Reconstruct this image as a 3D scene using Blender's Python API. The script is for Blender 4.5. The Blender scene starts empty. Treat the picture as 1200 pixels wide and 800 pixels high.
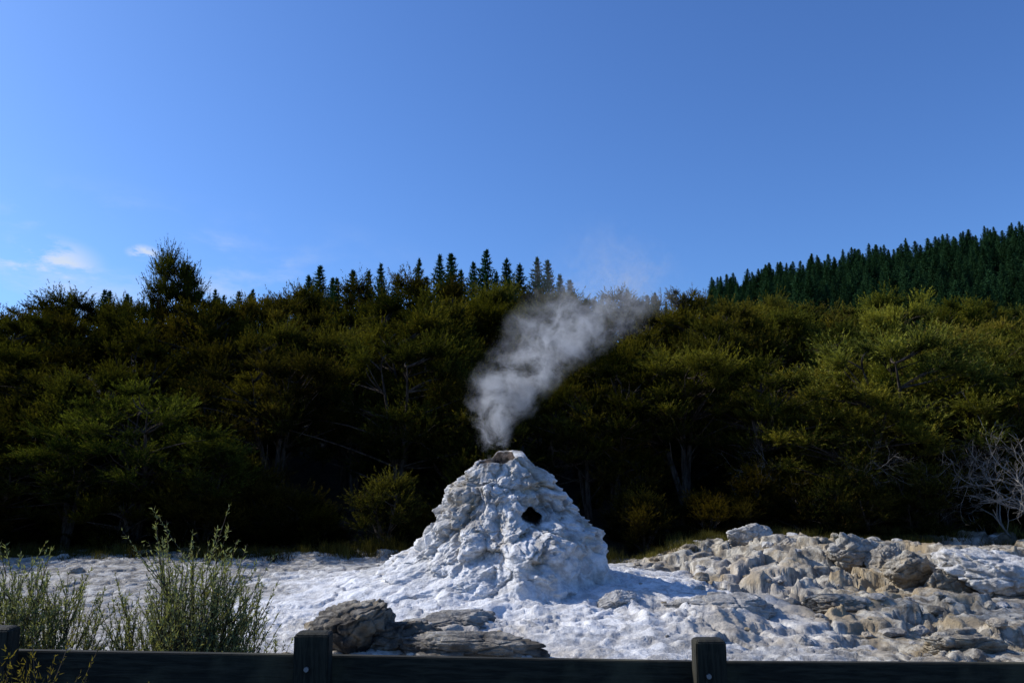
import bpy, math, random
import numpy as np
from mathutils import Vector, Matrix

F=933.0; PITCH=math.radians(8.53); CAMZ=3.0
def P(u,v,y):
    a=(u-600)/F; b=(400-v)/F
    Y=math.cos(PITCH)-b*math.sin(PITCH); Z=math.sin(PITCH)+b*math.cos(PITCH)
    return (a*y/Y, y, CAMZ+Z*y/Y)

# ------------------------------------------------------------ noise
def h3(ix,iy,iz,s=0):
    n=(ix.astype(np.int64)*374761393+iy.astype(np.int64)*668265263+iz.astype(np.int64)*2147483647+s*1274126177)&0xffffffff
    n=((n^(n>>13))*1274126177)&0xffffffff
    n=((n^(n>>16))*2246822519)&0xffffffff
    n=n^(n>>15)
    return (n&0xffffff)/float(0xffffff)
def vnoise(x,y,z,s=0):
    x=np.asarray(x,float);y=np.asarray(y,float)+0*x;z=np.asarray(z,float)+0*x
    ix=np.floor(x);iy=np.floor(y);iz=np.floor(z)
    fx=x-ix;fy=y-iy;fz=z-iz
    q=lambda t:t*t*t*(t*(t*6-15)+10)
    ux,uy,uz=q(fx),q(fy),q(fz)
    r=0
    for dx in(0,1):
        for dy in(0,1):
            for dz in(0,1):
                w=(ux if dx else 1-ux)*(uy if dy else 1-uy)*(uz if dz else 1-uz)
                r=r+w*h3(ix+dx,iy+dy,iz+dz,s)
    return r*2-1
def fbm(x,y,z=0.0,o=5,s=0,g=.5,ridge=False):
    a=1;t=0;n=0;f=1
    for i in range(o):
        v=vnoise(x*f+i*17.3,y*f-i*5.1,np.asarray(z)*f+i*3.7,s+i)
        if ridge: v=1-2*np.abs(v)
        t=t+a*v;n+=a;a*=g;f*=2.03
    return t/n
def cell(x,y,z,s=0,dim=2):
    x=np.asarray(x,float);y=np.asarray(y,float)+0*x;z=np.asarray(z,float)+0*x
    ix=np.floor(x);iy=np.floor(y);iz=np.floor(z)
    F1=np.full(x.shape,9.);F2=np.full(x.shape,9.);ID=np.zeros(x.shape)
    TX=np.zeros(x.shape);
    zs=(-1,0,1) if dim==3 else (0,)
    for dx in(-1,0,1):
        for dy in(-1,0,1):
            for dz in zs:
                cx=ix+dx;cy=iy+dy;cz=iz+dz
                px=cx+h3(cx,cy,cz,s+1);py=cy+h3(cx,cy,cz,s+2)
                pz=cz+h3(cx,cy,cz,s+3) if dim==3 else z
                d=np.sqrt((px-x)**2+(py-y)**2+(pz-z)**2)
                cid=h3(cx,cy,cz,s+4)
                tilt=(x-px)*(h3(cx,cy,cz,s+5)-.5)+(y-py)*(h3(cx,cy,cz,s+6)-.5)
                m=d<F1
                F2=np.where(m,F1,np.minimum(F2,d));ID=np.where(m,cid,ID);TX=np.where(m,tilt,TX);F1=np.where(m,d,F1)
    return F1,F2,ID,TX
def sm(a,b,x):
    t=np.clip((np.asarray(x,float)-a)/(b-a),0,1);return t*t*(3-2*t)

# ------------------------------------------------------------ materials
def newmat(name):
    m=bpy.data.materials.new(name);m.use_nodes=True
    nt=m.node_tree;nt.nodes.clear()
    return m,nt
class N:
    def __init__(s,nt):s.nt=nt
    def __call__(s,t,ins=None,**kw):
        n=s.nt.nodes.new(t)
        for k,v in kw.items():setattr(n,k,v)
        for k,v in (ins or {}).items():
            if isinstance(v,bpy.types.NodeSocket):s.nt.links.new(v,n.inputs[k])
            else:n.inputs[k].default_value=v
        return n
    def math(s,op,a,b=0.0,c=None,clamp=False):
        n=s.nt.nodes.new('ShaderNodeMath');n.operation=op;n.use_clamp=clamp
        for i,v in enumerate([a,b,c]):
            if v is None:continue
            if isinstance(v,bpy.types.NodeSocket):s.nt.links.new(v,n.inputs[i])
            else:n.inputs[i].default_value=v
        return n.outputs[0]
    def mix(s,f,a,b,bt='MIX'):
        n=s.nt.nodes.new('ShaderNodeMix');n.data_type='RGBA';n.blend_type=bt
        for i,v in((0,f),(6,a),(7,b)):
            if isinstance(v,bpy.types.NodeSocket):s.nt.links.new(v,n.inputs[i])
            else:n.inputs[i].default_value=v if i==0 else (tuple(v)+(1,))[:4]
        return n.outputs[2]
    def noise(s,co,scale,detail=6,rough=.6,dist=0):
        n=s('ShaderNodeTexNoise',{'Vector':co,'Scale':scale,'Detail':detail,'Roughness':rough,'Distortion':dist});return n.outputs['Fac']
    def ramp(s,f,lo,hi):
        n=s('ShaderNodeMapRange',{'Value':f,'From Min':lo,'From Max':hi});n.interpolation_type='SMOOTHSTEP';return n.outputs[0]

def rock_mat(name,kind):
    m,nt=newmat(name);n=N(nt)
    co=n('ShaderNodeTexCoord').outputs['Object']
    at=n('ShaderNodeAttribute',attribute_name='mask')
    sep=n('ShaderNodeSeparateColor',{0:at.outputs['Color']})
    R,G,B=sep.outputs[0],sep.outputs[1],sep.outputs[2]
    big=n.noise(co,.9,4,.6,.3);med=n.noise(co,3.5,6,.65,.4);fine=n.noise(co,20,6,.72)
    white=n.mix(n.ramp(med,.34,.62),(.55,.54,.53),(.81,.80,.785))
    white=n.mix(n.math('MULTIPLY',n.ramp(big,.50,.70),.55),white,(.46,.44,.39))
    beige=n.mix(n.ramp(med,.4,.65),(.24,.22,.19),(.48,.455,.40))
    ochre=n.mix(n.ramp(med,.38,.62),(.17,.14,.10),(.52,.475,.385))
    ochre=n.mix(n.math('MULTIPLY',n.ramp(big,.45,.60),.75),ochre,(.35,.25,.12))
    dark=n.ramp(fine,.48,.68)
    col=n.mix(n.math('ADD',R,n.math('MULTIPLY',n.math('SUBTRACT',med,.5),1.1),clamp=True),beige,white)
    col=n.mix(n.math('ADD',G,n.math('MULTIPLY',n.math('MULTIPLY',n.math('SUBTRACT',med,.5),1.6),G),clamp=True),col,ochre)
    col=n.mix(n.math('MULTIPLY',dark,.32 if kind!='mound' else .28),col,(.16,.145,.12))
    if kind=='ground':
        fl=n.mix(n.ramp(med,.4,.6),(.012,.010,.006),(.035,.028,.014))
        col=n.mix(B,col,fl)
    if kind=='rock':
        fl=n.mix(n.ramp(med,.42,.6),(.030,.026,.022),(.14,.115,.085))
        col=n.mix(B,col,fl)
    if kind=='mound':
        rust_shade=n.mix(n.ramp(med,.4,.66),(.018,.014,.012),(.14,.10,.075))
        col=n.mix(B,col,rust_shade)
    h=n.math('ADD',n.math('MULTIPLY',med,1.0),n.math('MULTIPLY',fine,.5))
    bump=n('ShaderNodeBump',{'Height':h,'Strength':.8,'Distance':{'ground':.085,'mound':.095,'rock':.13}[kind]})
    b=n('ShaderNodeBsdfPrincipled',{'Base Color':col,'Roughness':.9,'Normal':bump.outputs[0]})
    b.inputs['Specular IOR Level'].default_value=.2
    n('ShaderNodeOutputMaterial',{'Surface':b.outputs[0]})
    return m

def leaf_mat(name,dark,light,trans=.35,pw=1.0):
    m,nt=newmat(name);n=N(nt)
    at=n('ShaderNodeAttribute',attribute_name='tone')
    sep=n('ShaderNodeSeparateColor',{0:at.outputs['Color']})
    oi=n('ShaderNodeObjectInfo')
    geo=n('ShaderNodeNewGeometry')
    nz=n.noise(geo.outputs['Position'],.35,1,.5)
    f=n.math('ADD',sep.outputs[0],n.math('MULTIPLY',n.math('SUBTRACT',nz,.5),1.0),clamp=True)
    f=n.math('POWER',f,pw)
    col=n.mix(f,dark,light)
    col=n.mix(sep.outputs[1],col,(.09,.06,.03))
    col=n.mix(1.0,col,oi.outputs['Color'],'MULTIPLY')
    d=n('ShaderNodeBsdfDiffuse',{'Color':col})
    t=n('ShaderNodeBsdfTranslucent',{'Color':n.mix(1.0,col,(1.25,1.2,.5),'MULTIPLY')})
    mx=n('ShaderNodeMixShader',{0:trans,1:d.outputs[0],2:t.outputs[0]})
    n('ShaderNodeOutputMaterial',{'Surface':mx.outputs[0]})
    return m
def bark_mat(name,c1,c2,sc=8):
    m,nt=newmat(name);n=N(nt)
    co=n('ShaderNodeTexCoord').outputs['Object']
    mp=n('ShaderNodeMapping',{'Vector':co,'Scale':(1,1,.25)})
    z=n.noise(mp.outputs[0],sc,4,.65)
    col=n.mix(n.ramp(z,.35,.65),c1,c2)
    b=n('ShaderNodeBsdfDiffuse',{'Color':col})
    n('ShaderNodeOutputMaterial',{'Surface':b.outputs[0]})
    return m

M_ground=rock_mat('sinter_ground','ground')
M_mound=rock_mat('sinter_mound','mound')
M_rock=rock_mat('sinter_rock','rock')
M_leaf=leaf_mat('kanuka_leaf',(.011,.018,.005),(.185,.175,.028),.33,1.9)
M_shrub=leaf_mat('shrub_leaf',(.09,.11,.05),(.32,.34,.16),.3)
M_pine=leaf_mat('pine_needle',(.009,.024,.013),(.030,.066,.030),.15)
M_bark=bark_mat('bark',(.025,.02,.016),(.075,.062,.05))
M_dead=bark_mat('dead_wood',(.11,.10,.088),(.28,.26,.235))
M_grass=leaf_mat('dry_grass',(.10,.085,.03),(.28,.24,.09),.3)

# ------------------------------------------------------------ mesh builder
class MB:
    def __init__(s):s.v=[];s.f3=[];s.f4=[];s.m3=[];s.m4=[];s.c=[];s.n=0
    def add(s,V,T=None,Q=None,mat=0,col=None):
        V=np.asarray(V,float);s.v.append(V)
        if col is None:col=np.zeros((len(V),3))
        s.c.append(np.broadcast_to(np.asarray(col,float),(len(V),3)))
        if T is not None and len(T):s.f3.append(np.asarray(T)+s.n);s.m3.append(np.full(len(T),mat))
        if Q is not None and len(Q):s.f4.append(np.asarray(Q)+s.n);s.m4.append(np.full(len(Q),mat))
        s.n+=len(V)
    def tube(s,pts,rad,sides=5,mat=0,col=None):
        pts=np.asarray(pts,float);k=len(pts);rad=np.broadcast_to(rad,(k,))
        t=np.gradient(pts,axis=0);t/=np.linalg.norm(t,axis=1)[:,None]+1e-9
        ref=np.array([.31,.95,.07]);
        a=np.cross(t,ref);a/=np.linalg.norm(a,axis=1)[:,None]+1e-9
        b=np.cross(t,a)
        th=np.arange(sides)*2*math.pi/sides
        V=pts[:,None,:]+rad[:,None,None]*(np.cos(th)[None,:,None]*a[:,None,:]+np.sin(th)[None,:,None]*b[:,None,:])
        Q=[]
        for i in range(k-1):
            for j in range(sides):
                j2=(j+1)%sides
                Q.append((i*sides+j,i*sides+j2,(i+1)*sides+j2,(i+1)*sides+j))
        s.add(V.reshape(-1,3),Q=Q,mat=mat,col=col)
    def leaves(s,pos,axis,length,width,rng,mat=0,col=None):
        n=len(pos);axis=axis/(np.linalg.norm(axis,axis=1)[:,None]+1e-9)
        r=rng.normal(size=(n,3));w=np.cross(axis,r);w/=np.linalg.norm(w,axis=1)[:,None]+1e-9
        L=np.broadcast_to(length,(n,))[:,None];W=np.broadcast_to(width,(n,))[:,None]
        a=pos-axis*L*.2-w*W*.5; b=pos-axis*L*.1+w*W*.5; c=pos+axis*L*.8
        V=np.stack([a,b,c],1).reshape(-1,3)
        s.add(V,T=np.arange(3*n).reshape(-1,3),mat=mat,col=np.repeat(col,3,axis=0))
    def mesh(s,name,mats,attr='tone',smooth=False):
        V=np.concatenate(s.v);C=np.concatenate(s.c)
        me=bpy.data.meshes.new(name)
        f3=np.concatenate(s.f3) if s.f3 else np.zeros((0,3),int);f4=np.concatenate(s.f4) if s.f4 else np.zeros((0,4),int)
        m=np.concatenate((s.m3 or [])+(s.m4 or []))
        me.vertices.add(len(V));me.vertices.foreach_set('co',V.astype(np.float32).ravel())
        me.loops.add(f3.size+f4.size);me.loops.foreach_set('vertex_index',np.concatenate([f3.ravel(),f4.ravel()]).astype(np.int32))
        st=np.concatenate([np.arange(len(f3))*3,f3.size+np.arange(len(f4))*4]).astype(np.int32)
        me.polygons.add(len(st));me.polygons.foreach_set('loop_start',st)
        me.polygons.foreach_set('material_index',m.astype(np.int32))
        me.update(calc_edges=True)
        me.polygons.foreach_set('use_smooth',np.full(len(st),smooth))
        ca=me.color_attributes.new(attr,'FLOAT_COLOR','POINT')
        ca.data.foreach_set('color',np.concatenate([C,np.ones((len(C),1))],1).astype(np.float32).ravel())
        for x in mats:me.materials.append(x)
        me.update();return me
def obj(name,me,parent=None,loc=(0,0,0)):
    o=bpy.data.objects.new(name,me);bpy.context.scene.collection.objects.link(o);o.location=loc
    if parent:o.parent=parent
    return o

# ------------------------------------------------------------ terrain
MX,MY=-.3,18.7
def large(x,y):
    x=np.asarray(x,float);y=np.asarray(y,float)
    z=.7*(1-sm(5.8,9,y))
    r=np.sqrt((x-MX)**2+((y-MY))**2)
    z=z+.50*np.exp(-(r/4.8)**2)
    z=z+.68*sm(3,8,x)*sm(15,23,y)
    z=z+.22*sm(-2,-6,x)*sm(15,23,y)
    z=z+5*sm(25.5,46,y)+.165*np.clip(y-45,0,75)
    k=np.interp(x,[-200,0,60,87,193,400],[10,12,32,42,60,80])
    z=z+sm(120,300,y)*k
    return z
def rubble_mask(x,y):
    n=fbm(x*.35,y*.35,0,3,50)*1.6
    g=sm(3.4,6.2,x+n+.18*(y-18))*sm(10,12,y)*(1-sm(25,27,y))
    g2=np.exp(-(((x+1.4)/1.9)**2+((y-13.1)/1.0)**2))*1.15
    g3=np.exp(-(((x-4.0)/1.5)**2+((y-14.8)/1.5)**2))*.6
    g4=sm(23.0,24.3,y+n*.5)*.5*(1-sm(27,29,y))
    return np.clip(np.maximum.reduce([g,g2,g3,g4]),0,1)
def strata(q,a=.72):
    f=q-np.floor(q);return np.floor(q)+.22*f/a*(f<a)+(f>=a)*(.22+.78*sm(a,1.0,f))
def terrain(x,y,full=True):
    z=large(x,y)
    near=sm(6,9,y)*(1-sm(26,30,y))
    z=z+.10*fbm(x*.35,y*.45,0,4,3)*near+ .6*fbm(x*.15,y*.15,0,3,9)*sm(28,36,y)
    if full:
        g=rubble_mask(x,y)
        wx=x+.40*fbm(x*1.2,y*1.2,0,5,21,.6);wy=y+.40*fbm(x*1.2,y*1.2,5,5,22,.6)
        F1,F2,ID,T=cell(wx*.60,wy*.9,0,30)
        F1c,F2c,IDc,Tc=cell(wx*1.5,wy*2.0,0,35)
        # blocky, broken, layered crust
        e=.38*fbm(wx*.36,wy*.55,1,4,24,.5)+.30*(ID-.5)+.42*T
        st=strata(e*5.2+.25*fbm(x*1.6,y*1.6,3,4,27),.82)/5.2
        crack=(1-sm(0,.07,F2-F1));crack2=(1-sm(0,.10,F2c-F1c))
        brk=sm(-.15,.25,fbm(x*.4,y*.5,9,3,28))
        z=z+near*g*(1.15*st-.14*crack-.08*crack2*brk+brk*(.22*(IDc-.45)+.28*Tc)+.065*fbm(x*1.7,y*2.2,6,6,26,.6,ridge=True)+.05*fbm(x*5,y*5,0,4,60,.6))
        # flat sinter sheet with thin ledges and pitted crust
        q=fbm(wx*.36,wy*.66,2,3,70)*6
        led=strata(q,.86)-q
        near_c=np.exp(-(((x-1.2)/5.0)**2+((y-14.0)/2.4)**2))
        pit=fbm(x*4.5,y*5.5,0,4,83,.6)
        z=z+near*(1-g)*(.095*led+.022*fbm(x*2.2,y*2.2,0,4,80)+.020*pit-.04*crack2*sm(0,.35,fbm(x*.5,y*.5,3,2,85))
            +near_c*(.08*fbm(x*1.1,y*1.6,0,6,81,.55,ridge=True)+.11*(IDc-.5)*sm(-.1,.3,fbm(x*.7,y*.7,1,3,84))))
        r=np.sqrt((x-MX)**2+(y-MY)**2)
        z=z+.18*np.exp(-((r-3.1)/.9)**2)*(fbm(x*1.2,y*1.2,4,6,90,.6)+.3)
        z=z+ .26*np.exp(-(((x-3.4)/1.4)**2+((y-14.8)/1.3)**2))*(fbm(x*1.5,y*1.5,8,6,91,.6,ridge=True)+.3)
    return z
def tz(x,y):return float(terrain(np.array([x]),np.array([y]))[0])

def axis(lo,a,b,hi,step,g=1.13):
    c=list(np.arange(a,b,step));s=step;x=c[-1]
    while x<hi:s*=g;x+=s;c.append(x)
    s=step;x=a;l=[]
    while x>lo:s*=g;x-=s;l.append(x)
    return np.array(l[::-1]+c)
xs=axis(-2500,-13.5,17.5,2500,.04);ys=axis(-300,10.2,27,3500,.045,1.09)
X,Y=np.meshgrid(xs,ys);xf,yf=X.ravel(),Y.ravel()
Zf=terrain(xf,yf)
nx,ny=len(xs),len(ys)
b=MB()
I=np.arange((ny-1)*nx).reshape(ny-1,nx)[:,:-1].ravel()
Q=np.stack([I,I+1,I+nx+1,I+nx],1)
g=rubble_mask(xf,yf)
r=np.sqrt((xf-MX-.8)**2+((yf-MY+1)*1.05)**2)
wn=fbm(xf*.5,yf*.5,0,4,33)*1.6
white=np.clip(.10+1.05*(1-sm(4.2,8.2,r+wn))-.40*sm(.05,.4,fbm(xf*.8,yf*1.1,4,4,36)),0,1)
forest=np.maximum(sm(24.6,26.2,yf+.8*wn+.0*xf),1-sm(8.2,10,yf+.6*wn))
gm=g*np.clip(.85+.7*fbm(xf*.5,yf*.6,3,4,37),0.2,1)
b.add(np.stack([xf,yf,Zf],1),Q=Q,col=np.stack([white,gm,forest],1))
ground=obj('ground',b.mesh('ground',[M_ground],'mask',True))

# ------------------------------------------------------------ geyser mound
NT,NZ=760,430
th=np.linspace(0,2*np.pi,NT,endpoint=False)
Lz=[-.3,0,.3,.6,1.0,1.4,1.8,2.2,2.6,2.85,3.0,3.12];Lr=[4.3,3.85,3.2,2.45,1.80,1.52,1.38,1.18,.90,.74,.60,.50]
Rz=[-.3,0,.3,.7,1.1,1.4,1.7,2.0,2.3,2.6,2.9,3.12];Rr=[3.2,2.8,2.55,2.46,2.36,2.08,1.52,1.28,1.08,.84,.58,.40]
tt=np.linspace(0,1,NZ)
up=.86
zz=np.where(tt<up,-.3+3.36*(tt/up),3.06-.75*((tt-up)/(1-up)))
TH,ZZ=np.meshgrid(th,zz);TT=np.meshgrid(th,tt)[1]
w=(1+np.cos(TH))/2;w=w*w*(3-2*w)
zc=np.clip(ZZ,-.3,3.06)
Rad=(1-w)*np.interp(zc,Lz,Lr)+w*np.interp(zc,Rz,Rr)
rim=(1-w)*.54+w*.42
inner=rim*(1-.40*((TT-up)/(1-up))**.6)-.11*sm(up,up+.02,TT)
Rad=np.where(TT<up,Rad,inner)
x=Rad*np.cos(TH);y=Rad*np.sin(TH)*.92;z=ZZ.copy()
out=np.where(TT<up,1,-.3)*1.0
lx,ly=np.cos(TH),np.sin(TH)
wx=x+.34*fbm(x*1.3,y*1.3,z*1.3,5,101,.55);wy=y+.34*fbm(x*1.3+7,y*1.3,z*1.3,5,102,.55);wz=z+.34*fbm(x*1.3,y*1.3+9,z*1.3,5,103,.55)
F1,F2,ID,_=cell(wx*1.15,wy*1.15,wz*.85,110,3)
F1b,F2b,IDb,_=cell(wx*2.9,wy*2.9,wz*2.0,120,3)
d=.36*fbm(x*.85,y*.85,z*.6,3,130)+.17*fbm(wx*2.0,wy*2.0,wz*1.1,4,131,.55)
d+=.20*(ID-.5)+.17*(sm(0,.40,F2-F1)-.6)
rough=sm(.7,1.5,z+.7*fbm(x,y,z,3,129))
d+=(.25+.75*rough)*(.085*(IDb-.5)+.065*(sm(0,.3,F2b-F1b)-.6))
d+=(.25+.75*rough)*(.10*fbm(wx*4.2,wy*4.2,wz*2.2,5,132,.55,ridge=True)+.055*fbm(x*10,y*10,z*7,4,133,.55))
led=fbm(x*.7,y*.7,z*.7,4,140)*1.1+z*1.9
d+=.08*(sm(.0,.6,led-np.floor(led))-sm(.74,1,led-np.floor(led)))
amp=np.where(TT<up,np.clip(.5+.5*sm(0,.9,3.1-z),.3,1),.4)
x=x+lx*d*amp*out;y=y+ly*d*amp*out
top=sm(2.2,3.0,z)*(TT<=up)+(TT>up)
z=z+.10*fbm(x*2.5,y*2.5,z*2,5,150,.55)+top*(.11*np.cos(TH)+.13*np.sin(TH)+.10*fbm(x*4,y*4,0,3,151)-.06)
front=(np.sin(TH)<0)&(TT<up)
dd=np.sqrt(((x-.72)/.92)**2+((z-1.80+.25*(x-.72))/.75)**2)+.14*fbm(x*4,z*4,0,4,160)
y=y+np.where(front,.95*(1-sm(.17,.24,dd)),0)
y=y+np.where(front,.30*np.exp(-(((x-.88)/.45)**2+((z-1.85)/.33)**2)),0)
y=y-np.where(front,.30*np.exp(-(((x-.55)/.6)**2+((z-1.0)/.4)**2)),0)
y=y-np.where(front,.25*np.exp(-(((x-1.25)/.35)**2+((z-1.45)/.5)**2)),0)
rust_shade=sm(2.80,3.02,z+.28*fbm(x*4,y*4,z*4,4,170)-.42*sm(-.35,.30,x))*.75
rust_shade=np.maximum(rust_shade,(TT>up+.004)*1.0)
rust_shade=np.maximum(rust_shade,(dd<.22)*front*1.0)  # cave interior painted dark to stand in for its shade, not rust
beige=fbm(x*1.1,y*1.1,z*.7,4,180)
wh=np.clip(1.1-.65*sm(-.1,.35,beige)*sm(.8,1.6,z)-.35*sm(1.4,2.9,z)*(1-sm(-.2,.5,x)),0,1)
crev=np.clip((1-sm(0,.16,F2-F1))*.6*rough+(1-sm(0,.14,F2b-F1b))*.4*rough+.45*sm(.05,.4,fbm(x*2.4,y*2.4,z*1.1,4,181))*rough,0,1)
b=MB()
ii=np.arange(NZ-1)[:,None]*NT;jj=np.arange(NT)[None,:];j2=(jj+1)%NT
Q=np.stack([(ii+jj),(ii+j2),(ii+NT+j2),(ii+NT+jj)],-1).reshape(-1,4)
b.add(np.stack([x,y,z],-1).reshape(-1,3),Q=Q,col=np.stack([wh,crev*.75,rust_shade],-1).reshape(-1,3))
c=np.arange(NT)+(NZ-1)*NT
vm=np.array([[x[-1].mean(),y[-1].mean(),z[-1].mean()-.2]])
b.add(vm,T=[],col=[[0,0,1]])
b.f3.append(np.stack([c,np.roll(c,-1),np.full(NT,b.n-1)],1));b.m3.append(np.zeros(NT))
mound=obj('geyser_mound',b.mesh('geyser_mound',[M_mound],'mask',True),loc=(MX,MY,.03))

# ------------------------------------------------------------ boulders
def ico(sub):
    import bmesh
    bm=bmesh.new();bmesh.ops.create_icosphere(bm,subdivisions=sub,radius=1)
    V=np.array([v.co[:] for v in bm.verts]);T=np.array([[v.index for v in f.verts] for f in bm.faces]);bm.free();return V,T
IV,IT=ico(6)
def boulder(px,py,sx,sy,sz,seed,mask=(.5,.5,0),sink=.3,rot=0):
    rg=np.random.default_rng(seed);V=IV.copy()
    s=seed
    V=V*(1+.38*fbm(V[:,0]*1.1+s,V[:,1]*1.1,V[:,2]*1.1,3,seed))[:,None]
    for k in range(13):
        nrm=rg.normal(size=3);nrm/=np.linalg.norm(nrm);off=rg.uniform(.5,.85)
        dp=V@nrm
        V=V-np.outer(np.clip(dp-off,0,None)*.85,nrm)
    F1,F2,ID,_=cell(V[:,0]*1.8+s,V[:,1]*1.8,V[:,2]*2.2,seed,3)
    V=V*(1+.16*(ID-.5)-.10*(1-sm(0,.12,F2-F1))+.17*fbm(V[:,0]*2.4+s,V[:,1]*2.4,V[:,2]*2.6,6,seed,.62)+.06*fbm(V[:,0]*6+s,V[:,1]*6,V[:,2]*6,3,seed+9,ridge=True))[:,None]
    V=V*np.array([sx,sy,sz]);c,s_=math.cos(rot),math.sin(rot)
    V=V@np.array([[c,s_,0],[-s_,c,0],[0,0,1]])
    bb=MB();m=np.tile(np.array(mask,float),(len(V),1));nn=fbm(V[:,0]*2,V[:,1]*2,V[:,2]*2,3,5)
    m[:,0]=np.clip(m[:,0]+.5*nn,0,1);m[:,2]=np.clip(m[:,2]*(1+1.2*nn-.5*sm(.3,.9,V[:,2]/sz)),0,1)
    bb.add(V,T=IT,col=m)
    return obj('boulder',bb.mesh('boulder',[M_rock],'mask',True),loc=(px,py,float(large(px,py))+sz*(1-sink)-.1))
def gpt(u,v):
    a=P(u,v,1.0);d=np.array([a[0],1.0,a[2]-CAMZ]);y=6.0
    while y<60:
        if CAMZ+d[2]*y<=float(large(d[0]*y,y)):break
        y+=.05
    return d[0]*y,y
BL=[(418,757,.80,.6,.50,41,(.2,.8,1.0),.28,.1),(470,755,.7,.5,.36,42,(.2,.8,.9),.35,.4),(555,763,1.15,.5,.26,3,(.3,.6,.75),.35,0),(530,735,.9,.5,.22,34,(.5,.5,.6),.42,.2),
(622,690,.75,.45,.34,4,(1,0,0),.4,.0),(726,706,.45,.3,.26,6,(.8,.2,.2),.45,.3),
(545,692,.6,.4,.26,7,(1,0,0),.45,.3),
(850,720,1.0,.6,.30,9,(.6,.4,.3),.45,.2),
(882,638,.6,.45,.42,10,(.8,.4,.1),.3,.2),(925,645,.5,.4,.3,11,(.5,.6,.2),.3,.9),(1000,660,.8,.5,.46,12,(.6,.6,.2),.3,.2),(1035,666,.5,.5,.4,31,(.5,.7,.3),.3,1.5),
(1070,680,.85,.6,.48,13,(.3,.8,.3),.3,.5),(1115,690,.6,.5,.4,15,(.4,.8,.4),.3,.8),(1172,693,1.2,.8,.62,14,(.95,.3,0),.27,-.2),
(975,708,.8,.5,.24,16,(.4,.7,.3),.42,.2),(1135,760,.9,.45,.24,17,(.3,.9,.4),.42,.1),
(800,640,.6,.35,.2,19,(.7,.4,.2),.4,.2)]
for (u,v,sx,sy,sz,sd,mk,sk,ro) in BL:
    px,py=gpt(u,v);boulder(px,py,sx,sy,sz,sd,mk,sk,ro)
IV2,IT2=ico(3)
b=MB();rg=np.random.default_rng(5)
N0=900;X0=rg.uniform(2.5,17,N0);Y0=rg.uniform(11.5,25,N0);sel=rg.random(N0)<.25;X0=np.where(sel,rg.uniform(-13,5,N0),X0)
GK=rubble_mask(X0,Y0);Z0=terrain(X0,Y0);RR=rg.random(N0)
for i in range(N0):
    x0,y0=X0[i],Y0[i]
    if RR[i]>GK[i]*.7+.05 or math.hypot(x0-MX,y0-MY)<3:continue
    s=.03+.17*rg.random()**3;V=IV2*(1+.45*fbm(IV2[:,0]*1.5+i,IV2[:,1]*1.5,IV2[:,2]*1.5,3,i%50))[:,None]*s*np.array([rg.uniform(.8,1.5),rg.uniform(.8,1.3),rg.uniform(.4,.75)])
    a=rg.uniform(0,6);V=V@np.array([[math.cos(a),math.sin(a),0],[-math.sin(a),math.cos(a),0],[0,0,1]])
    b.add(V+np.array([x0,y0,Z0[i]+s*.1]),T=IT2,col=[rg.uniform(.1,1),rg.uniform(0,1),rg.uniform(0,.4)])
obj('loose_stones',b.mesh('loose_stones',[M_rock],'mask',False))

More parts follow.
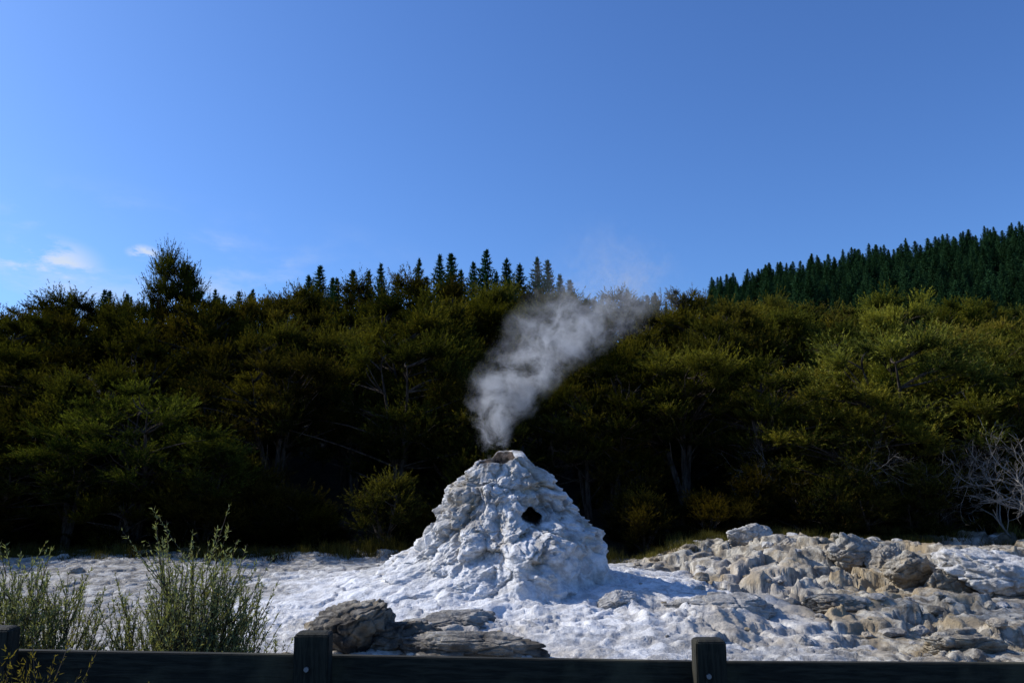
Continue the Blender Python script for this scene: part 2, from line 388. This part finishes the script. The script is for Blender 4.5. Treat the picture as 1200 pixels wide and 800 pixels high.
# ------------------------------------------------------------ trees
def kanuka(seed,H=7.0,nc=70,W=2.3,low=.32,flat=.55,nl=560):
    rg=np.random.default_rng(seed);b=MB()
    stems=[]
    ns=rg.integers(2,4)
    for i in range(ns):
        a=rg.uniform(0,6.28);lean=rg.uniform(.4,1.3)
        k=8;t=np.linspace(0,1,k)
        p=np.stack([math.cos(a)*lean*t**1.3+.18*np.sin(t*5+i)*t,math.sin(a)*lean*t**1.3+.18*np.cos(t*4+i)*t-.18*t,t*H*.86-.3*(1-t)],1)
        b.tube(p,.13*(1-t)**.8+.02,6,mat=1);stems.append(p)
    S=np.concatenate(stems)
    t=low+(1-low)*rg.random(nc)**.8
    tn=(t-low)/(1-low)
    R=W*(np.clip(np.sin(np.pi*(.12+.82*tn)),0,1)**.65)*(.75+.4*rg.random(nc))
    a=rg.uniform(0,6.28,nc);rr=R*rg.random(nc)**.35
    lob=1+.28*np.sin(a*2+seed)+.22*np.sin(a*3+seed*2)
    C=np.stack([np.cos(a)*rr*lob,np.sin(a)*rr*lob,t*H-.22*rr+.15*rg.normal(size=nc)],1)
    cr=rg.uniform(.35,.95,nc);bri=rg.random(nc)
    for i in range(nc):
        cand=S[S[:,2]<C[i,2]-.3]
        if len(cand)==0:cand=S[:2]
        j=np.argmin(np.linalg.norm((cand-C[i])*np.array([1,1,.6]),axis=1));p0=cand[j]
        mid=(p0+C[i])/2+np.array([0,0,.0])+rg.normal(size=3)*.15
        q=np.linspace(0,1,5)[:,None];p=(1-q)**2*p0+2*q*(1-q)*mid+q*q*C[i]
        b.tube(p,np.linspace(.045,.012,5),4,mat=1)
        ns_=int(22*(cr[i]/.6)**1.5)+7;per=22
        od=np.array([C[i,0],C[i,1],0]);od/=np.linalg.norm(od)+1e-6
        D=rg.normal(size=(ns_,3))*np.array([1,1,flat])+od*.6+np.array([0,0,.55])
        D/=np.linalg.norm(D,axis=1)[:,None]
        L=cr[i]*rg.uniform(.5,1.4,ns_)
        s=rg.uniform(.12,1,(ns_,per))
        pos=C[i]+D[:,None,:]*(L[:,None]*s)[:,:,None]
        pos[:,:,2]+=.32*s*s*cr[i]
        pos+=rg.normal(size=pos.shape)*(.055*(1.15-s))[:,:,None]
        ax=np.repeat(D[:,None,:],per,1)+rg.normal(size=pos.shape)*.5+np.array([0,0,.35])
        tone=np.clip(.14+.50*bri[i]+.45*s*s+rg.normal(size=s.shape)*.10-.42*(1-tn[i]),0,1)  # lower foliage darkened in colour to imitate under-canopy shade
        brown=(rg.random(s.shape)<.03+.10*(1-tn[i]))*.7
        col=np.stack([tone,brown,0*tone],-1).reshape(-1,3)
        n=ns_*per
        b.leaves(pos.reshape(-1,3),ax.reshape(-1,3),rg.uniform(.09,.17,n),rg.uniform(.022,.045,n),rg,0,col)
        if rg.random()<.6:
            for k in range(3):
                e=C[i]+D[k]*L[k];b.tube([C[i],(C[i]+e)/2+[0,0,.02],e],[.012,.009,.004],3,mat=1)
    return b.mesh('kanuka_tree_mesh_%d'%seed,[M_leaf,M_bark])
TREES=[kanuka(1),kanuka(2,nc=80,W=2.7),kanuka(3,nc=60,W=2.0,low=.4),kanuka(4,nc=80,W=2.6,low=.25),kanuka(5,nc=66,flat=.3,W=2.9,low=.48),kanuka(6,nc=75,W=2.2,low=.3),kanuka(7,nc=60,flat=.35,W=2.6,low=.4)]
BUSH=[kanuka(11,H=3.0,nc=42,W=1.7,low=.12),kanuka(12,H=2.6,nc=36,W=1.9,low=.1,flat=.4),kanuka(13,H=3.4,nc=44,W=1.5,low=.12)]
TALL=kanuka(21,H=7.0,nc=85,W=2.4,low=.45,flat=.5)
SK=[(-400,352),(0,350),(60,343),(130,338),(165,345),(250,338),(300,340),(360,334),(420,328),(480,326),(560,330),(650,338),(700,334),(750,326),(800,332),(860,338),(920,350),(1000,352),(1040,332),(1100,335),(1150,350),(1200,350),(1600,345)]
def sky_v(u):return float(np.interp(u,[a for a,_ in SK],[c for _,c in SK]))
rg=np.random.default_rng(77)
forest_e=obj('kanuka_forest',None)
under_e=obj('undergrowth',None)
def uof(x,y):
    return 600+F*(x/y)*math.cos(PITCH)
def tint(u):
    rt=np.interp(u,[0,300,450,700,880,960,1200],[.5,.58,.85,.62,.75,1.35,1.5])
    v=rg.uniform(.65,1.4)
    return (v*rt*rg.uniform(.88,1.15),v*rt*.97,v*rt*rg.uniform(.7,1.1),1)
def put_tree(x,y,vtop,name='kanuka_tree',parent=forest_e,mesh=None,H0=7.0,wid=None,col=None,minh=3.0):
    z0=float(large(x,y));u=uof(x,y);zt=P(u,vtop,y)[2];h=max(minh,zt-z0)
    me=mesh or TREES[rg.integers(len(TREES))]
    o=obj(name,me,parent,(x,y,z0-.15));s=h/(H0*1.06)
    ww=wid or rg.uniform(.85,1.15)
    ws=max(.85,s**.6)*ww
    o.scale=(ws,ws,s);o.rotation_euler=(rg.uniform(-.07,.07),rg.uniform(-.07,.07),rg.uniform(0,6.28))
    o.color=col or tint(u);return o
for (yr,dx,dv,jit,x0,x1) in [(42,2.7,0,9,-34,34),(37.5,2.7,12,16,-31,31),(33.5,3.0,42,30,-28,28),(30.3,3.4,85,45,-25,25)]:
    x=x0
    while x<x1:
        xx=x+rg.uniform(-.9,.9);yy=yr+rg.uniform(-1.4,1.4);u=uof(xx,yy)
        put_tree(xx,yy,sky_v(u)+dv+rg.uniform(-jit*.4,jit))
        x+=dx*rg.uniform(.8,1.2)
FR=[(20,520,26.0,1.1),(95,480,26.2,1.0),(175,445,26.6,1.1),(250,500,27.0,.9),(-60,470,26.5,1.2),(330,400,29,1.0),(470,390,29.4,1.1),(560,430,29.2,.9),
(690,430,29.3,.9),(800,400,29,1.1),(895,420,28.5,1.0),(985,440,26.8,1.15),(1050,385,28,1.2),(1120,430,27.0,1.1),(1190,410,27.5,1.3),(1270,440,27,1.2)]
for u,v,y,w_ in FR:
    x=(u-600)/F/math.cos(PITCH)*y
    cc=tint(u)
    if 60<u<300:cc=(.85,1.0,.95,1)
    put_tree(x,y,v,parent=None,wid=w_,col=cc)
x=(205-600)/F/math.cos(PITCH)*38;put_tree(x,38,290,parent=None,mesh=TALL,wid=.62,col=(.5,.55,.5,1))
for i in range(95):
    x=rg.uniform(-27,27);y=rg.uniform(26.6,34) if i>50 else rg.uniform(25.6,27.5)
    u=uof(x,y)
    if x<-4:y-=rg.uniform(0,1.0)
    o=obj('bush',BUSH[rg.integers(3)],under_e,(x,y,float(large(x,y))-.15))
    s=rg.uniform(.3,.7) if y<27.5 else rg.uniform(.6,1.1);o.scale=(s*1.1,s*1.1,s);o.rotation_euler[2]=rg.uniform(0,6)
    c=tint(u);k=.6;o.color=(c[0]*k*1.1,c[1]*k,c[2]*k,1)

# ------------------------------------------------------------ pines
def pine(seed,H=14.0):
    rg=np.random.default_rng(seed);b=MB()
    t=np.linspace(0,1,6);b.tube(np.stack([0*t,0*t,t*H],1),.2*(1-t)+.02,5,mat=1)
    nw=27
    for i in range(nw):
        f=i/(nw-1);z=H*(.08+.90*f);R=2.7*(1-f)**.85+.22
        nb=8 if f<.8 else 6
        kk=rg.uniform(.8,1.12)
        for j in range(nb):
            a=j*6.28/nb+i*.9+rg.uniform(-.3,.3);r=R*rg.uniform(.6,1.15)*kk
            d=np.array([math.cos(a),math.sin(a),.0]);n=int(14+22*r/2.3)
            s=rg.uniform(.05,1,n);pos=np.array([0,0,z])+d*(s*r)[:,None];pos[:,2]+=.55*r*s*s-.10*r*s+rg.normal(size=n)*.10
            pos[:,:2]+=rg.normal(size=(n,2))*.10*min(1,r+.3)
            ax=d*.7+rg.normal(size=(n,3))*.6+np.array([0,0,.7])
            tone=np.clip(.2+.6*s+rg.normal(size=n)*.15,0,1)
            k2=min(1,.7+r*.4)
            b.leaves(pos,ax,rg.uniform(.3,.55,n)*k2,rg.uniform(.10,.19,n)*k2,rg,0,np.stack([tone,0*tone,0*tone],1))
    m=24;s=rg.random(m);b.leaves(np.stack([rg.normal(size=m)*.08,rg.normal(size=m)*.08,H-.9+s],1),np.stack([rg.normal(size=m)*.5,rg.normal(size=m)*.5,np.ones(m)],1),.4,.12,rg,0,np.stack([s,0*s,0*s],1))
    return b.mesh('pine_mesh_%d'%seed,[M_pine,M_bark])
PM=[pine(1),pine(2),pine(3),pine(4),pine(5)]
pe=obj('distant_pine_forest',None)
def put_pine(x,y,h,col=(1,1,1,1),wd=None):
    o=obj('pine',PM[rg.integers(5)],pe,(x,y,float(large(x,y))-.5));s=h/14.2
    o.scale=(s*(wd or rg.uniform(.85,1.25)),)*2+(s,);o.rotation_euler=(rg.uniform(-.03,.03),rg.uniform(-.03,.03),rg.uniform(0,6));o.color=col
PT=[(362,328),(376,318),(398,328),(413,321),(432,324),(447,314),(462,323),(486,305),(500,328),(515,300),(530,303),(549,313),(566,298),(580,320),(592,308),(610,317),(627,304),(643,309),(655,327),(668,332),(388,331),(538,320),(602,328)]
for u,v in PT:
    y=rg.uniform(108,128);x=(u-600+rg.uniform(-3,3))/F/math.cos(PITCH)*y;zt=P(u,v-5+rg.uniform(-3,3),y)[2];z0=float(large(x,y))-.5
    put_pine(x,y,zt-z0,(.8,1,.9,1),rg.uniform(.85,1.35))
for i in range(50):
    y=rg.uniform(116,140);x=rg.uniform(-70,30)
    u=uof(x,y);zt=P(u,334+rg.uniform(0,16),y)[2];put_pine(x,y,max(6,zt-float(large(x,y))),(.8,1,.9,1))
for i in range(1300):
    x=rg.uniform(35,265);y=rg.uniform(165,335)
    if x/y<.25 or x/y>.95:continue
    k=rg.uniform(.7,1.3)
    put_pine(x,y,rg.uniform(9,16),(k*1.05,k*1.1,k,1),rg.uniform(.95,1.4))

# ------------------------------------------------------------ dead trees
def dead(seed,L,depth,spread,r0,tilt=(0,0,1)):
    rg=np.random.default_rng(seed);b=MB()
    def rec(p,d,l,r,k):
        n=6;pts=[p]
        for i in range(n):
            d=d+rg.normal(size=3)*.20+np.array([0,0,.02]);d/=np.linalg.norm(d);p=p+d*l/n;pts.append(p)
        b.tube(pts,np.linspace(r,r*.55,n+1),5,mat=0)
        if k==0:return
        for j in range(rg.integers(2,5)):
            q=pts[rg.integers(2,n+1)];e=d+rg.normal(size=3)*spread;e/=np.linalg.norm(e)
            rec(q,e,l*rg.uniform(.5,.8),r*.52,k-1)
    for s in range(3):
        d=np.array(tilt)+rg.normal(size=3)*.45;d/=np.linalg.norm(d)
        rec(np.zeros(3),d,L,r0,depth)
    return b.mesh('dead_tree_mesh',[M_dead])
for u,y,seed,L,r,tl,zo,dep in [(1225,24.2,3,1.8,.05,(-.6,-.2,.7),0.2,4),(1165,25.1,8,1.6,.028,(-.2,-.2,1),.2,4),(1195,25.0,12,2.0,.034,(-.5,-.1,1),.6,4),(1100,26.4,14,1.5,.016,(-.3,-.4,.8),1.3,4),(1000,26.2,18,1.2,.012,(-.3,-.4,.8),1.8,4),(900,27.4,15,1.2,.011,(.3,-.4,.8),.9,4)]:
    x=(u-600)/F*y*1.01
    o=obj('dead_tree',dead(seed,L,dep,.6,r,tl),None,(x,y,float(large(x,y))+zo-.2))

# ------------------------------------------------------------ grass
def tuft_mesh(seed,n=120,h=.45):
    rg=np.random.default_rng(seed);b=MB()
    p=np.stack([rg.normal(size=n)*.14,rg.normal(size=n)*.14,np.full(n,.0)],1)
    d=np.stack([rg.normal(size=n)*.35,rg.normal(size=n)*.35,np.ones(n)],1)
    L=rg.uniform(.5,1,n)*h;t=rg.random(n)
    b.leaves(p,d,L,.014,rg,0,np.stack([t,0*t,0*t],1))
    return b.mesh('tuft',[M_grass])
TM=[tuft_mesh(i) for i in range(3)]
ge=obj('dry_grass',None)
NG=420;GX=rg.uniform(-20,22,NG);GY=rg.normal(25.6,.8,NG)-np.where(GX<-4,.8,0);GZ=terrain(GX,GY)
for i in range(NG):
    x,y=GX[i],GY[i]
    o=obj('tuft',TM[rg.integers(3)],ge,(x,y,GZ[i]-.02));s=rg.uniform(.6,1.5);o.scale=(s,s,s*rg.uniform(.6,1.2));o.rotation_euler[2]=rg.uniform(0,6)
    k=rg.uniform(.3,.8)*(1 if x>3 else .6);o.color=(k,k*1.05,k*.8,1)

# ------------------------------------------------------------ foreground shrubs
def shrub(seed,n,h,rad,twig=7,mat=None,leafL=.035,dens=26):
    rg=np.random.default_rng(seed);b=MB();K=8
    for i in range(n):
        a=rg.uniform(0,6.28);r0=rad*.35*rg.random();lean=rg.uniform(.0,.85)*rad;H=h*(1-.5*rg.random()**.9)*(1-.25*lean/rad)
        t=np.linspace(0,1,K)
        ph=rg.uniform(0,6)
        p=np.stack([math.cos(a)*(r0+lean*t**1.4)+.02*np.sin(t*7+ph),math.sin(a)*(r0+lean*t**1.4)+.02*np.cos(t*6+ph),t*H],1)
        b.tube(p,np.linspace(.008,.002,K),4,mat=1)
        segs=[(p[3:],H)]
        for k in range(twig):
            j=rg.integers(2,K-1);q0=p[j];d=np.array([math.cos(a),math.sin(a),0])*.3+rg.normal(size=3)*[.4,.4,.1]+np.array([0,0,1.1]);d/=np.linalg.norm(d)
            l=rg.uniform(.12,.38)*h*.7;s=np.linspace(0,1,4)[:,None];q=q0+d*l*s+np.array([0,0,.06])*s*s
            b.tube(q,np.linspace(.004,.0015,4),3,mat=1);segs.append((q,l))
        for q,l in segs:
            m=int(dens*(1.8 if l==H else 1));s=rg.uniform(.05,1,m)*(len(q)-1);i0=np.minimum(s.astype(int),len(q)-2);f=(s-i0)[:,None]
            pos=q[i0]*(1-f)+q[i0+1]*f;tg=q[i0+1]-q[i0];tg/=np.linalg.norm(tg,axis=1)[:,None]
            ax=tg*.9+rg.normal(size=(m,3))*.55
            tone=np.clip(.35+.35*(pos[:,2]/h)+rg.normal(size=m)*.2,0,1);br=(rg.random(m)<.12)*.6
            b.leaves(pos+ax*.008,ax,rg.uniform(.6,1.2,m)*leafL,leafL*.28,rg,0,np.stack([tone,br,0*tone],1))
    return b.mesh('manuka_shrub_mesh',[mat or M_shrub,M_bark])
for u,y,vt,rad,n,sd in [(45,6.6,610,.48,42,1),(98,6.9,650,.38,30,2),(245,6.5,586,.50,56,3),(190,6.8,655,.42,34,4),(290,6.9,660,.40,32,5)]:
    x=(u-600)/F*y*1.01;z0=tz(x,y);zt=P(u,vt,y)[2]
    o=obj('manuka_shrub',shrub(sd,n,zt-z0,rad,8,leafL=.042,dens=32),None,(x,y,z0-.03))
for u,y,vt,rad,n,sd in [(80,4.15,762,.22,26,11),(35,4.2,772,.15,14,12),(120,4.1,774,.14,14,13),(225,4.2,790,.12,8,14)]:
    x=(u-600)/F*y*1.03;zt=P(u,vt,y)[2]
    o=obj('gorse_plant',shrub(sd,n,zt-.68,rad,mat=M_grass,leafL=.03),None,(x,y,.68));o.color=(.9,.85,.5,1)

# ------------------------------------------------------------ fence
def wood(vert=False):
    m,nt=newmat('weathered_post' if vert else 'weathered_rail');n=N(nt)
    co=n('ShaderNodeTexCoord').outputs['Object']
    mp=n('ShaderNodeMapping',{'Vector':co,'Scale':(14,14,1.2) if vert else (1.2,14,14)})
    g1=n.noise(mp.outputs[0],3,8,.7,.6);bl=n.noise(co,2.3,5,.6)
    c=n.mix(n.ramp(g1,.35,.7),(.010,.010,.006),(.045,.040,.026))
    c=n.mix(n.math('MULTIPLY',n.ramp(bl,.48,.7),.7),c,(.085,.075,.042))
    bp=n('ShaderNodeBump',{'Height':g1,'Strength':.8,'Distance':.012})
    p=n('ShaderNodeBsdfPrincipled',{'Base Color':c,'Roughness':.8,'Normal':bp.outputs[0]});p.inputs['Specular IOR Level'].default_value=.25
    n('ShaderNodeOutputMaterial',{'Surface':p.outputs[0]});return m
M_w=wood();M_wp=wood(True)
m_bolt,nt=newmat('galvanised_bolt');n=N(nt);pp=n('ShaderNodeBsdfPrincipled',{'Base Color':(.35,.35,.36,1),'Metallic':.9,'Roughness':.5});n('ShaderNodeOutputMaterial',{'Surface':pp.outputs[0]})
import bmesh
def box(name,sx,sy,sz,loc,mat,parent,bev=.006,top=0,rot=(0,0,0)):
    bm=bmesh.new();bmesh.ops.create_cube(bm,size=1)
    for v in bm.verts:v.co=Vector((v.co.x*sx,v.co.y*sy,v.co.z*sz))
    if top:
        tf=[f for f in bm.faces if f.normal.z>.9]
        r_=bmesh.ops.inset_region(bm,faces=tf,thickness=top)
        for v in tf[0].verts:v.co.z+=top*.45
    bmesh.ops.bevel(bm,geom=list(bm.edges),offset=bev,segments=2,affect='EDGES',clamp_overlap=True)
    me=bpy.data.meshes.new(name);bm.to_mesh(me);bm.free();me.materials.append(mat)
    o=obj(name,me,parent,loc);o.rotation_euler=rot;return o
fence=obj('wooden_fence',None)
FY=4.85
posts=[(-364,734),(-2,734),(368,740),(830,748),(1300,750)]
px=[]
for i,(u,v) in enumerate(posts):
    X_,_,Zt=P(u,v,FY-.02);px.append((X_,Zt))
    wd=.175 if i==3 else .2
    h=Zt-.3;box('post_%d'%(i+1),wd,.12,h,(X_,FY-.02,.3+h/2-.008),M_wp,fence,.006,.028,(0,0,.02*(i-2)))
    bpy.ops.mesh.primitive_cylinder_add(vertices=16,radius=.014,depth=.02,location=(X_-.02,FY-.085,Zt-.19),rotation=(math.pi/2,0,0))
    o=bpy.context.object;o.name='bolt_%d'%(i+1);o.data.materials.append(m_bolt);o.parent=fence
for i in range(len(px)-1):
    (xa,za),(xb,zb)=px[i],px[i+1];L=xb-xa-.005
    for k,(dz,hh) in enumerate([(-.145,.20),(-.62,.15)]):
        za2=za+dz-hh/2;zb2=zb+dz-hh/2
        box('rail_%d_%d'%(i+1,k+1),L,.05,hh,((xa+xb)/2,FY+.07,(za2+zb2)/2),M_w,fence,.005,rot=(0,-math.atan2(zb2-za2,xb-xa),0))

# ------------------------------------------------------------ steam
def steam():
    m,nt=newmat('steam');n=N(nt)
    co=n('ShaderNodeTexCoord').outputs['Object']
    wn=n('ShaderNodeTexNoise',{'Vector':co,'Scale':.9,'Detail':4.0,'Roughness':.6})
    off=n('ShaderNodeVectorMath',{0:wn.outputs['Color'],1:(.5,.5,.5)},operation='SUBTRACT')
    s0=n('ShaderNodeSeparateXYZ',{0:co})
    t=n.math('DIVIDE',n.math('SUBTRACT',s0.outputs[2],3.0),7.0,clamp=True)
    wamp=n.math('MULTIPLY',n.math('ADD',t,.07),3.4)
    off2=n('ShaderNodeVectorMath',{0:off.outputs[0]},operation='SCALE');nt.links.new(wamp,off2.inputs['Scale'])
    cw=n('ShaderNodeVectorMath',{0:co,1:off2.outputs[0]},operation='ADD')
    s=n('ShaderNodeSeparateXYZ',{0:cw.outputs[0]})
    def curve(pts,lo,hi):
        c=n('ShaderNodeFloatCurve',{'Value':t});cv=c.mapping.curves[0]
        P2=[((z-3)/7,(v-lo)/(hi-lo)) for z,v in pts]
        cv.points[0].location=P2[0];cv.points[-1].location=P2[-1]
        for p in P2[1:-1]:cv.points.new(*p)
        for p in cv.points:p.handle_type='AUTO'
        c.mapping.update()
        return n.math('ADD',n.math('MULTIPLY',c.outputs[0],hi-lo),lo)
    cx=curve([(3,-.30),(3.6,-.44),(4.2,-.30),(5,.25),(5.8,1.1),(6.4,1.65),(7.2,2.4),(10,3.4)],-1,4)
    rr=curve([(3,.24),(3.6,.52),(4.2,.90),(5,1.25),(5.8,1.7),(6.6,2.05),(7.4,2.3),(10,2.5)],0,3)
    de=curve([(3,.9),(3.6,.78),(4.2,.72),(5,.56),(5.8,.36),(6.4,.22),(7.2,.09),(8,.03),(10,0)],0,1)
    dx=n.math('SUBTRACT',s.outputs[0],cx);dy=n.math('MULTIPLY',n.math('SUBTRACT',s.outputs[1],MY),1.2)
    dist=n.math('SQRT',n.math('ADD',n.math('MULTIPLY',dx,dx),n.math('MULTIPLY',dy,dy)))
    f=n.math('SUBTRACT',1.0,n.math('DIVIDE',dist,rr),clamp=True)
    f=n.ramp(f,0,.85)
    nz=n.noise(cw.outputs[0],2.0,6,.68,.5)
    nz=n.ramp(nz,.44,.68)
    d=n.math('MULTIPLY',n.math('MULTIPLY',f,nz),n.math('MULTIPLY',de,6.5))
    vol=n('ShaderNodeVolumeScatter',{'Color':(.98,.98,.985,1),'Density':d,'Anisotropy':.0})
    n('ShaderNodeOutputMaterial',{'Volume':vol.outputs[0]})
    try:m.cycles.volume_step_rate=.7
    except Exception as e:print(e)
    b=MB()
    zs=[2.75,3.3,3.8,4.5,5.2,6,7,8.2];cx=[-.3,-.35,-.35,-.1,.4,1.2,2.1,2.9];r=[.3,.7,1.2,1.7,2.1,2.5,2.7,2.4]
    b.tube(np.array([[c,MY,z] for c,z in zip(cx,zs)]),np.array(r),20,mat=0)
    me=b.mesh('steam_plume',[m])
    bm=bmesh.new();bm.from_mesh(me);bmesh.ops.holes_fill(bm,edges=[e for e in bm.edges if e.is_boundary],sides=0);bmesh.ops.recalc_face_normals(bm,faces=bm.faces);bm.to_mesh(me);bm.free()
    return obj('steam_plume',me)
steam()

# ------------------------------------------------------------ light, sky
tos=Vector((-.79,.25,.56)).normalized()
L=bpy.data.lights.new('sun','SUN');L.energy=5.0;L.angle=math.radians(.5);L.color=(1,.96,.90)
so=obj('sun',L);so.rotation_euler=(-tos).to_track_quat('-Z','Y').to_euler()
w=bpy.data.worlds.new('World');bpy.context.scene.world=w;w.use_nodes=True;nt=w.node_tree;nt.nodes.clear();n=N(nt)
skyn=n('ShaderNodeTexSky',sky_type='NISHITA');skyn.sun_disc=False
skyn.sun_elevation=math.asin(tos.z);skyn.sun_rotation=math.atan2(tos.x,tos.y)
skyn.air_density=1.0;skyn.dust_density=1.0;skyn.ozone_density=3.0
co=n('ShaderNodeTexCoord').outputs['Generated']
def blob(d,rad,scale,lo,hi):
    d=Vector(d).normalized()
    vm=n('ShaderNodeVectorMath',{0:co,1:tuple(d)},operation='SUBTRACT')
    mp=n('ShaderNodeMapping',{'Vector':vm.outputs[0],'Scale':(1/rad[0],1/rad[0],1/rad[1])})
    ln=n('ShaderNodeVectorMath',{0:mp.outputs[0]},operation='LENGTH').outputs['Value']
    f=n.ramp(ln,1.0,.2)
    st=n('ShaderNodeMapping',{'Vector':co,'Scale':(1,1,2.6)})
    z=n.ramp(n.noise(st.outputs[0],scale,8,.6,.3),lo,hi)
    return n.math('MULTIPLY',f,z)
def dr(u,v):
    p=P(u,v,1.0);return (p[0],1.0,p[2]-CAMZ)
c1=blob(dr(55,308),(.065,.035),16,.42,.60);c2=blob(dr(168,296),(.022,.011),30,.38,.54);c3=blob(dr(110,310),(.45,.10),5,.42,.72)
cl=n.math('ADD',n.math('ADD',n.math('MULTIPLY',c1,.8),n.math('MULTIPLY',c2,.8)),n.math('MULTIPLY',c3,.6),clamp=True)
skc=n.mix(1.0,skyn.outputs[0],(.66,1.0,1.55),'MULTIPLY')
col=n.mix(cl,skc,(6.6,7.2,7.9))
bg=n('ShaderNodeBackground',{'Color':col,'Strength':.108});n('ShaderNodeOutputWorld',{'Surface':bg.outputs[0]})

sc=bpy.context.scene
cam=bpy.data.cameras.new('camera');cam.lens=28;cam.sensor_width=36;cam.clip_end=6000;co_=obj('camera',cam,loc=(0,0,CAMZ))
co_.rotation_euler=(math.pi/2+PITCH,0,0);sc.camera=co_
sc.view_settings.view_transform='Standard';sc.view_settings.look='None';sc.view_settings.exposure=0
